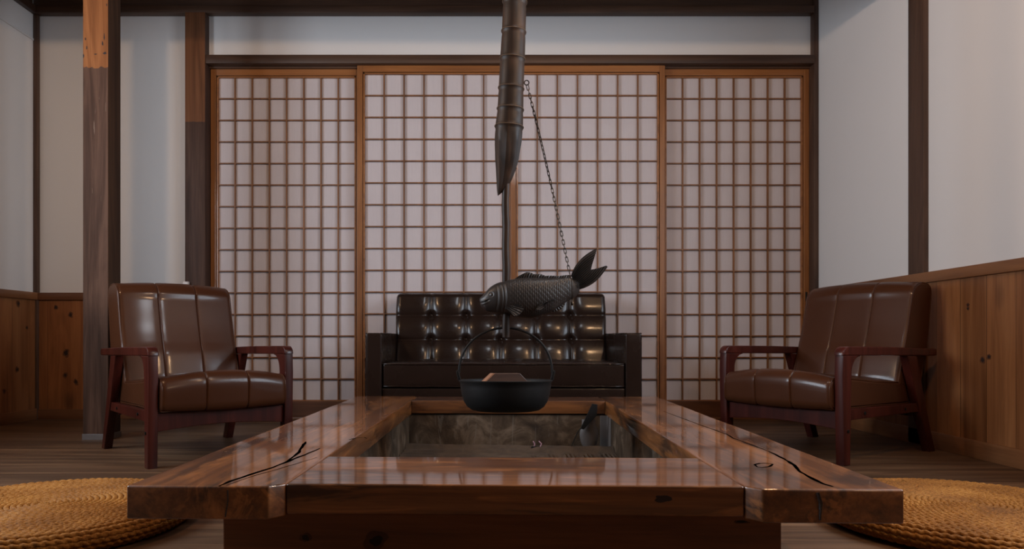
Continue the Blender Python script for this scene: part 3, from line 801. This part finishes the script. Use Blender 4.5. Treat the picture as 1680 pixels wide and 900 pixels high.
def fin(name, root, edge, th, ribs, bow=0, bowv=None, y0=0, yb=0, nu=26, nv=90, tilt=0):
    """fan between polylines root(v) and edge(v), ribbed, with real thickness"""
    def pl(P, t):
        L = [0]
        for a, b in zip(P, P[1:]): L.append(L[-1] + math.dist(a, b))
        s = t * L[-1]
        for i in range(len(P) - 1):
            if s <= L[i + 1] or i == len(P) - 2:
                q = (s - L[i]) / max(1e-9, L[i + 1] - L[i]); return tuple(P[i][j] + (P[i + 1][j] - P[i][j]) * q for j in range(2))
    bm = bmesh.new(); F1 = []; F2 = []
    for j in range(nv + 1):
        v = j / nv; R = pl(root, v); E = pl(edge, v); r1 = []; r2 = []
        dx, dy = E[0] - R[0], E[1] - R[1]; L = math.hypot(dx, dy) or 1
        nx_, ny_ = dy / L, -dx / L
        bw = (bowv(v) if bowv else 0)
        for i in range(nu + 1):
            u = i / nu; b = bw * math.sin(PI * u ** .9)
            x, z = F(R[0] + dx * u + nx_ * b, R[1] + dy * u + ny_ * b)
            tt = th * K * (1 - .68 * u) * (.58 + .42 * math.cos(v * 2 * PI * ribs) ** 1) * max(.16, min(1, 7 * min(v, 1 - v) + .1))
            yc = (y0 + yb * u) * K
            r1.append(bm.verts.new((x, yc - tt, z))); r2.append(bm.verts.new((x, yc + tt, z)))
        F1.append(r1); F2.append(r2)
    for j in range(nv):
        for i in range(nu):
            bm.faces.new((F1[j][i], F1[j][i + 1], F1[j + 1][i + 1], F1[j + 1][i])); bm.faces.new((F2[j][i], F2[j + 1][i], F2[j + 1][i + 1], F2[j][i + 1]))
    for j in range(nv):
        for i in (0, nu): bm.faces.new((F1[j][i], F1[j + 1][i], F2[j + 1][i], F2[j][i]))
    for i in range(nu):
        for j in (0, nv): bm.faces.new((F1[j][i], F1[j][i + 1], F2[j][i + 1], F2[j][i]))
    bmesh.ops.remove_doubles(bm, verts=bm.verts[:], dist=1e-6)
    return obj(name, bm, 'carp', carp, smooth=1.0)
fin('tail_fin', [(1085, 358), (1105, 400), (1135, 455), (1165, 520)], [(1368, 50), (1377, 62), (1352, 150), (1325, 235), (1310, 292), (1395, 275), (1485, 245), (1502, 258)], 30, 15,
    bowv=lambda v: 45 * (1 - v * 2) if v < .5 else -48 * (v * 2 - 1))
fin('dorsal_fin', [(400, 415), (520, 395), (700, 392), (880, 395), (1080, 388)],
    [(450, 392), (500, 357), (580, 318), (625, 322), (665, 343), (700, 340), (745, 343), (800, 362), (850, 357), (890, 360), (940, 364), (1000, 356), (1060, 352), (1090, 356)], 34, 24)
fin('pectoral_fin', [(335, 725), (350, 690), (368, 668)], [(430, 818), (462, 824), (500, 800), (535, 760), (540, 735), (520, 712), (470, 690)], 16, 7, y0=-112, yb=-45, nu=16, nv=60)
fin('pectoral_fin', [(335, 745), (350, 710), (368, 690)], [(430, 818), (462, 824), (500, 800), (535, 760), (540, 735), (520, 712), (470, 700)], 16, 7, y0=112, yb=45, nu=16, nv=60)
fin('pelvic_fin', [(925, 628), (860, 640), (800, 660)], [(760, 735), (720, 757), (690, 752), (678, 738), (700, 712), (745, 680)][::-1], 16, 5, y0=-112, yb=-42, nu=14, nv=50)
fin('pelvic_fin', [(925, 650), (860, 665), (800, 680)], [(760, 765), (720, 787), (690, 782), (678, 768), (700, 742), (745, 710)][::-1], 16, 5, y0=112, yb=42, nu=14, nv=50)
fin('anal_fin', [(820, 760), (900, 735), (990, 680)], [(790, 770), (850, 778), (920, 768), (985, 728), (1020, 678)], 14, 8, nu=10, nv=50)

# ---- chain
ch = thing('iron_chain', 'thin rusty iron chain running from the bamboo down to the carp tail', 'chain', (PX(864), PY, PZ(135.6)))
bm = bmesh.new(); add_tube(bm, [(.007 * math.cos(2 * PI * k / 20), 0, .007 * math.sin(2 * PI * k / 20)) for k in range(20)], .0017, 6, True)
add_tube(bm, [(-.007, 0, 0), (-.013, 0, -.001), (-.02, 0, .0)], .0016, 6)
obj('ring_bolt', bm, 'chain', ch, smooth=1)
A_ = Vector((.002, 0, -.008)); B_ = Vector((PX(935) - PX(864), 0, PZ(450) - PZ(135.6)))
# link
def link_mesh():
    bm = bmesh.new(); P = []
    hl, hr = .0052, .0036
    for k in range(8): a = PI * k / 7; P.append((hr * math.cos(a), 0, hl + hr * math.sin(a)))
    for k in range(8): a = PI + PI * k / 7; P.append((hr * math.cos(a), 0, -hl + hr * math.sin(a)))
    add_tube(bm, P, .00125, 6, True); return bm
NL = 44
l0 = obj('link', link_mesh(), 'chain', ch, smooth=1)
dirv = (B_ - A_)
for k in range(NL):
    o = l0 if k == 0 else l0.copy()
    if k: C.objects.link(o); o.parent = ch
    f = (k + .5) / NL
    p = A_ + dirv * f; p.x += .004 * math.sin(PI * f); p.z -= 0
    o.location = p
    ang = math.atan2(dirv.x, dirv.z)
    tw = .35 + (k % 2) * 1.25 + .5 * math.sin(f * 5.5) + f * .6
    R = Matrix.Rotation(ang, 4, 'Y') @ Matrix.Rotation(tw, 4, 'Z')
    o.rotation_euler = R.to_euler()
# chain end below the carp
ob = obj('end_bead', lathe([(0, -.007), (.003, -.006), (.0045, -.002), (.003, .003), (.001, .007), (.001, .014), (0, .0141)], 12), 'chain', ch, smooth=1)
ob.location = (PX(938.6) - PX(864), 0, PZ(497) - PZ(135.6))
obj('wire', tube([(PX(935) - PX(864), -.014, PZ(452) - PZ(135.6)), (PX(937) - PX(864), -.024, PZ(470) - PZ(135.6)), (PX(938) - PX(864), -.016, PZ(485) - PZ(135.6)), (PX(938.6) - PX(864), 0, PZ(492) - PZ(135.6))], .001, 6), 'chain', ch, smooth=1)

# ---- iron pot
pot = thing('iron_pot', 'round black cast iron pot with a wooden lid hanging over the fire pit', 'pot', (PX(829.5), PY, PZ(623.5)), 0); pot.rotation_euler.x = -.026
ro = .1405
prof = [(0, -.092), (.085, -.0915), (.102, -.088), (.116, -.078), (.126, -.062), (.1325, -.042), (.136, -.020), (.1375, -.006), (ro, -.003), (ro + .0005, .0), (ro - .001, .0015), (ro - .004, .001), (.133, -.004), (.130, -.024), (.124, -.052), (.108, -.074), (.09, -.082), (0, -.083)]
obj('pot_body', lathe(prof, 96), 'iron', pot, smooth=.7)
for s in (-1, 1):
    bm = prism(rounded_loop([(s * .133, -.006), (s * .1435, .0), (s * .149, .026), (s * .1465, .032), (s * .1405, .026), (s * .136, .006)], [.003] * 6, 4), 1, -.012, .012, .002)
    obj('lug', bm, 'iron', pot, smooth=.7)
bp = []
ha = .0735 * 77 / 73.5; zc = .026
for k in range(41):
    a = PI * k / 40
    bp.append((.1405 * math.cos(a), 0, zc - .004 + (.1335) * math.sin(a) ** .93))
# keep the bail hung in the hook
zmax = PZ(537.5) - PZ(623.5)
bp = [(x, y, zc - .004 + (z - (zc - .004)) * (zmax - zc + .004) / .1335) for x, y, z in bp]
obj('bail', tube(bp, .0034, 10), 'iron', pot, smooth=1)['label'] = 'thin arched iron bail handle'
lid = obj('lid', lathe([(0, -.013), (.1275, -.013), (.1285, -.011), (.1285, -.007), (.127, -.0055), (0, -.0055)], 64), 'lidwood', pot, smooth=.5)
bm = prism([(-.074, -.0055), (.067, -.0055), (.040, .0215), (-.043, .0215)], 1, -.018, .018, .0015)
g0 = obj('grip_end', prism([(-.0745, -.0055), (-.068, -.0055), (-.037, .0217), (-.0435, .0217)], 1, -.0182, .0182, .0005), 'gripend2', lid); g0.rotation_euler = (0, 0, .25)
g = obj('grip', bm, 'gripend', lid); g.rotation_euler = (0, 0, .25)

# ================================================================== SOFA
SX, SY = .083, 3.30
sofa = thing('two_seat_sofa', 'dark glossy leather two seat sofa with button tufted back in front of the paper doors', 'sofa', (SX, SY, 0))
hw = .639
for s in (-1, 1):
    def fa(co, n): return co
    x0_, x1_ = sorted((s * hw, s * (hw - .073)))
    arm_ = obj('arm', soft_box(x0_, x1_, 0, .74, .13, .488, .009, (4, 12, 8)), 'sofa', sofa, smooth=1.0)
    for yy in (.004, .732):
        lp = rounded_loop([(x0_ + .003, .135), (x0_ + .003, .485), (x1_ - .003, .485), (x1_ - .003, .135)], [.01] * 4, 4)
        obj('piping', tube([(p[0], yy, p[1]) for p in lp], .0038, 8, True), 'sofa', arm_, smooth=1)
    for xx in (x0_ + .003, x1_ - .003): obj('piping', tube([(xx, .004, .486), (xx, .37, .4865), (xx, .732, .486)], .0038, 8), 'sofa', arm_, smooth=1)
def seatfn(co, n):
    x, y, z = co
    if n.z > 0: z += .014 * (1 - (x / .566) ** 4) * max(0, 1 - ((y - .28) / .30) ** 2) * n.z
    if n.y < -.2: y -= .006 * (1 - (x / .566) ** 2) * (1 - ((z - .29) / .055) ** 2)
    return Vector((x, y, z))
sc_ = obj('seat_cushion', soft_box(-.563, .563, .008, .56, .237, .348, .012, (40, 20, 8), seatfn), 'sofa', sofa, smooth=1.2)
for z_ in (.241, .344): obj('piping', tube([(-.560, .4, z_), (-.560, .014, z_), (-.555, .009, z_)] + [(-.555 + 1.11 * k / 20, .008 - .002 * math.sin(PI * k / 20), z_ + (.0008 * math.sin(k * 1.9))) for k in range(1, 20)] + [(.555, .009, z_), (.560, .014, z_), (.560, .4, z_)], .0038, 8), 'sofa', sc_, smooth=1)
obj('seat_base', soft_box(-.566, .566, .012, .70, .125, .233, .008, (12, 6, 4)), 'sofa', sofa, smooth=1.0)
for sx in (-1, 1):
    for yy in (.06, .67):
        obj('leg', lathe([(0, 0), (.015, 0), (.022, .13), (0, .13)], 20), 'chairwood', sofa, (sx * .56, yy, 0), smooth=.6)
# tufted back: rows and columns of padded squares
BW = .5745; zt_, zb0 = .716, .30
cols = 6; rowz = [.716, .590, .458, .30]
def padf(x, z):
    fu = (x + BW) / (2 * BW) * cols; i = min(cols - 1, max(0, math.floor(fu))); fu -= i
    if z >= rowz[1]: j = 0
    elif z >= rowz[2]: j = 1
    else: j = 2
    fv = (rowz[j] - z) / (rowz[j] - rowz[j + 1]); fv = min(1, max(0, fv))
    eu = min(fu, 1 - fu) * 2; ev = min(fv, 1 - fv) * 2
    if j == 0 and fv < .5: ev = 1
    if j == 2 and fv > .5: ev = 1
    if i == 0 and fu < .5: eu = 1
    if i == cols - 1 and fu > .5: eu = 1
    au = 1 - (1 - eu) ** 4.5; av = 1 - (1 - ev) ** 4.5
    h = .017 * (.15 + .85 * au ** .7) * (.55 + .45 * av ** .7) + .006 * math.sin(PI * eu / 2) * math.sin(PI * ev / 2)
    # buttons
    for bi in range(1, cols):
        bx = -BW + 2 * BW * bi / cols
        for bz in rowz[1:3]:
            d = math.hypot(x - bx, z - bz)
            h -= .020 * math.exp(-(d / .018) ** 2) + .007 * math.exp(-(d / .045) ** 2)
    return h
def backfn(co, n):
    x, y, z = co
    if n.y < -.05:
        y -= (padf(x, z) - .004) * min(1, -n.y * 1.2)
    if n.z > .3 and n.y < .9:
        fu = (x + BW) / (2 * BW) * cols; e = abs(fu - round(fu))
        if 0 < round(fu) < cols: z -= .004 * math.exp(-(e / .05) ** 2)
    if abs(n.x) > .3 and z > .5: x += math.copysign(.004, x) * math.sin((z - .5) * 14)
    y += (z - .35) * .26            # lean
    return Vector((x, y, z))
bk = obj('back_cushion', soft_box(-BW, BW, .545, .665, zb0, zt_, .026, (168, 8, 74), backfn), 'sofa', sofa, smooth=1.6)
for bi in range(1, cols):
    bx = -BW + 2 * BW * bi / cols
    for bz in rowz[1:3]:
        bm = bmesh.new(); bmesh.ops.create_uvsphere(bm, u_segments=14, v_segments=8, radius=.0085)
        for v in bm.verts: v.co.y *= .5
        yv = .545 - padf(bx, bz) + .004 + (bz - .35) * .26
        obj('button', bm, 'sofa', bk, (bx, yv - .003, bz), smooth=3.14)
for s in (-1, 1):
    obj('piping', tube([(s * (BW - .003), .560 + (z - .35) * .26, z) for z in [zb0 + .03 + (zt_ - zb0 - .05) * k / 12 for k in range(13)]], .0036, 8), 'sofa', bk, smooth=1)

# ================================================================== ARMCHAIRS
def profile_cushion(loop, hw, grooves, crown=None, nx=72, gd=.0045, cap_in=.012):
    bm = bmesh.new(); cy = sum(p[0] for p in loop) / len(loop); cz = sum(p[1] for p in loop) / len(loop)
    xs = sorted(set([-hw + 2 * hw * i / nx for i in range(nx + 1)] + [s * (hw - e) for s in (-1, 1) for e in (.002, .005, .009, .014, .02)] + [g_ + e for g_ in grooves for e in (-.012, -.006, -.003, -.0012, 0, .0012, .003, .006, .012)]))
    rings = []
    n = len(loop)
    nr = []
    for i in range(n):
        a, b = Vector(loop[i - 1]), Vector(loop[(i + 1) % n]); t = (b - a).normalized(); nn = Vector((t.y, -t.x))
        if nn.dot(Vector(loop[i]) - Vector((cy, cz))) < 0: nn = -nn
        nr.append(nn)
    for x in xs:
        e = hw - abs(x); ins = 0
        if e < .02: ins = .010 * (1 - math.sqrt(max(0, 1 - ((.02 - e) / .02) ** 2)))
        g_ = sum(math.exp(-((x - q) / .0022) ** 2) * gd + math.exp(-((x - q) / .012) ** 2) * gd * .22 for q in grooves)
        row = []
        for i, p in enumerate(loop):
            k = 0
            if crown: k = crown(x / hw, p, nr[i])
            off = -ins - g_ + k
            row.append(bm.verts.new((x, p[0] + nr[i].x * off, p[1] + nr[i].y * off)))
        rings.append(row)
    for A, B in zip(rings, rings[1:]):
        for k in range(n): bm.faces.new((A[k], A[(k + 1) % n], B[(k + 1) % n], B[k]))
    bm.faces.new(rings[0][::-1]); bm.faces.new(rings[-1])
    return bm
def piping(loop, x, r=.0032, inset=.004):
    cy = sum(p[0] for p in loop) / len(loop); cz = sum(p[1] for p in loop) / len(loop)
    L = resample(loop, .02); out = []
    for p in L:
        v = Vector((p[0] - cy, p[1] - cz)); q = Vector(p) - v.normalized() * inset
        out.append((x, q.x, q.y))
    return tube(out, r, 8, True)
def make_armchair(label):
    t = thing('leather_armchair', label, 'armchair', group=None)
    fx = .257; w = .017
    for s in (-1, 1):
        a, b = sorted((s * (fx - w), s * (fx + w)))
        # front leg with curved knee under the arm
        leg = [(-.012, 0), (.026, 0), (.030, .25), (.034, .33)]
        for k in range(1, 8):
            q = PI / 2 * k / 7; leg.append((.034 + .055 * (1 - math.cos(q)), .33 + .067 * math.sin(q)))
        leg += [(.089, .4005), (-.018, .4005), (-.022, .33)]
        obj('front_leg', prism(leg, 0, a, b, .003), 'chairwood', t, smooth=.5)
        arm = [(-.022, .4008), (.635, .392), (.655, .394), (.655, .418), (.64, .421), (.3, .430), (.03, .433)]
        for k in range(0, 7):
            q = PI / 2 * k / 6; arm.append((.010 - .032 * math.sin(q), .403 + .030 * math.cos(q)))
        obj('arm', prism(arm, 0, a - .001, b + .001, .004), 'chairwood', t, smooth=.5)
        rl = [(.600, 0), (.645, 0), (.592, .13), (.548, .25), (.498, .393), (.425, .395), (.486, .25), (.528, .15), (.556, .10)]
        obj('rear_leg', prism(rl, 0, a + .001, b - .001, .003), 'chairwood', t, smooth=.5)
        r_ = obj('side_rail', prism([(.026, .163), (.536, .168), (.53, .203), (.028, .203)], 0, a + .006, b - .006, .002), 'chairwood', t)
        for yy in (.13, .42):
            bmb = lathe([(0, -.004), (.0058, -.003), (.0062, .002), (0, .003)], 14)
            bo_ = obj('bolt', bmb, 'bolt', r_, (b - .006 if s > 0 else a + .006, yy, .184), smooth=1); bo_.rotation_euler = (0, PI / 2, 0)
        bmb = lathe([(0, -.004), (.0058, -.003), (.0062, .002), (0, .003)], 14)
        bo_ = obj('bolt', bmb, 'bolt', t, (b if s > 0 else a, .010, .125), smooth=1); bo_.rotation_euler = (0, PI / 2, 0)
    # front and rear rails with an arched lower edge
    P = [(-.241, .195), (.241, .195)] + [(.241 - .482 * k / 16, .128 + .014 * math.sin(PI * k / 16)) for k in range(17)]
    obj('front_rail', prism(P, 1, .000, .024, .002), 'chairwood', t, smooth=.5)
    P = [(-.241, .20), (.241, .20)] + [(.241 - .482 * k / 16, .150 + .008 * math.sin(PI * k / 16)) for k in range(17)]
    obj('rear_rail', prism(P, 1, .50, .522, .002), 'chairwood', t, smooth=.5)
    # seat
    hwS = .2365
    seat = rounded_loop([(-.040, .200), (.52, .200), (.52, .285), (.30, .295), (-.045, .325)], [.03, .02, .02, .1, .06], 8)
    def crownS(u, p, nn):
        k = 0
        if nn.y > .1: k += .019 * (1 - abs(u) ** 2.2) * nn.y
        if nn.x < -.2: k += .008 * (1 - u * u)
        return k
    so = obj('seat', profile_cushion(resample(seat, .02), hwS, (-hwS / 3, hwS / 3), crownS), 'leather', t, smooth=1.3)
    for s_ in (-1, 1): obj('piping', piping(seat, s_ * (hwS - .004)), 'leather', so, smooth=1.2)
    # back
    hwB = .2375
    back = rounded_loop([(.425, .270), (.485, .45), (.545, .672), (.60, .700), (.700, .690), (.665, .45), (.60, .27)], [.02, .1, .05, .05, .05, .1, .03], 8)
    def crownB(u, p, nn):
        k = 0
        if nn.x < -.3: k += .010 * (1 - abs(u) ** 2.5) + .006 * math.exp(-((p[1] - .40) / .08) ** 2)
        if nn.y > .3: k += .004 * (1 - u * u)
        return k
    bo_ = obj('backrest', profile_cushion(resample(back, .02), hwB, (-hwB / 3, hwB / 3), crownB), 'leather', t, smooth=1.3)
    for s_ in (-1, 1): obj('piping', piping(back, s_ * (hwB - .004)), 'leather', bo_, smooth=1.2)
    return t
def copy_tree(o, parent=None):
    c = o.copy(); C.objects.link(c)
    if parent: c.parent = parent
    for chd in list(o.children): copy_tree(chd, c)
    return c
chA = make_armchair('brown leather armchair on the left, beside the square timber post')
chB = copy_tree(chA)
chA.location = (-.996, 2.708, 0); chA.rotation_euler = (0, 0, math.radians(41))
chB.location = (1.160, 2.816, 0); chB.rotation_euler = (0, 0, math.radians(-57.3))
chB['label'] = 'brown leather armchair on the right, its back close to the cedar wall'
for c_ in (chA, chB): c_['group'] = 'brown leather armchairs either side of the sofa'

# ================================================================== STRAW ROPE MATS
def rope_mat(seed=0):
    R = .345; d = .0135
    prof = []          # (r, z) row centres, walking from the middle out and down the side
    r = .005
    while r < R - .035: prof.append((r, .053 - .004 * (r / R) ** 4)); r += d
    a0 = (prof[-1][0], prof[-1][1]); cx_, cz_ = R - .040, .029; rad = .0245
    n_side = 6
    for k in range(n_side):
        a = PI / 2 * .72 - (PI / 2 * .72 + 1.0) * k / (n_side - 1)
        prof.append((cx_ + .034 * math.cos(a), cz_ + rad * math.sin(a)))
    P = []; T = []
    step = .0027; s = 0
    for k in range(len(prof) - 1):
        (r0, z0), (r1, z1) = prof[k], prof[k + 1]
        n = max(10, int(2 * PI * r0 / step))
        for i in range(n):
            f = i / n; rr = r0 + (r1 - r0) * f; zz = z0 + (z1 - z0) * f; a = 2 * PI * f
            j = .0012 * mnoise.noise(Vector((rr * math.cos(a) * 18, rr * math.sin(a) * 18, k * .7)))
            P.append((rr * math.cos(a) * (1 + j), rr * math.sin(a) * (1 + j), zz + j)); T.append(s); s += 2 * PI * rr / n
    P = np.array(P); T = np.array(T); N = len(P)
    tan = np.gradient(P, axis=0); tan /= np.linalg.norm(tan, axis=1)[:, None]
    up = np.tile(np.array([0, 0, 1.]), (N, 1)); side = np.cross(tan, up); side /= np.linalg.norm(side, axis=1)[:, None]
    up = np.cross(side, tan)
    m_ = 12; V = np.zeros((N, m_, 3)); tw = T * 2 * PI / .038
    for k in range(m_):
        a = 2 * PI * k / m_
        rad = .0074 * (.50 + .50 * np.abs(np.cos(a + tw)) ** .8)        # two strands laid together
        V[:, k] = P + side * (rad * math.cos(a))[:, None] + up * (rad * math.sin(a))[:, None]
    V = V.reshape(-1, 3)
    i = np.arange(N - 1)[:, None]; k = np.arange(m_)[None]
    q = (k + 1) % m_
    Fc = np.stack([i * m_ + k, i * m_ + q, (i + 1) * m_ + q, (i + 1) * m_ + k], -1).reshape(-1, 4)
    # solid filling under the coils
    nb = 48; base = len(V)
    ring_ = [(R - .012, .012), (R - .010, .026), (R - .035, .045)]
    ex = [[rr * math.cos(2 * PI * j / nb), rr * math.sin(2 * PI * j / nb), zz] for rr, zz in ring_ for j in range(nb)]
    V = np.vstack([V, np.array(ex)])
    faces = Fc.tolist()
    for lv in range(2):
        for j in range(nb):
            j2 = (j + 1) % nb; faces.append([base + lv * nb + j, base + lv * nb + j2, base + (lv + 1) * nb + j2, base + (lv + 1) * nb + j])
    faces.append([base + j for j in range(nb)][::-1]); faces.append([base + 2 * nb + j for j in range(nb)])
    me = bpy.data.meshes.new('rope_mat'); me.from_pydata(V.tolist(), [], faces); me.update()
    for p in me.polygons: p.use_smooth = True
    me.materials.append(M['straw'])
    return me
mesh_mat = rope_mat()
zmin = min(v.co.z for v in mesh_mat.vertices)
def stray(parent, pts, r=.0009):
    obj('stray_fibre', tube(pts, r, 6), 'straw', parent, smooth=1)
for (x, y, rz, lb) in ((-1.085, 1.755, .6, 'round coiled straw rope floor cushion at the left end of the table'),
                       (1.195, 1.755, 2.9, 'round coiled straw rope floor cushion at the right end of the table')):
    o = bpy.data.objects.new('straw_floor_cushion', mesh_mat); C.objects.link(o)
    o.location = (x, y, -zmin + .0005); o.rotation_euler = (0, 0, rz)
    tag(o, lb, 'floor cushion', 'straw floor cushions beside the table')
    for k in range(9):
        a = random.uniform(0, 2 * PI); rr = random.uniform(.15, .33); h0 = .056 if rr < .29 else .045
        p = Vector((rr * math.cos(a), rr * math.sin(a), h0)); dd = random.uniform(0, 2 * PI)
        stray(o, [p, p + Vector((.010 * math.cos(dd), .010 * math.sin(dd), .006)), p + Vector((.024 * math.cos(dd + .3), .024 * math.sin(dd + .3), .004))], .0007)
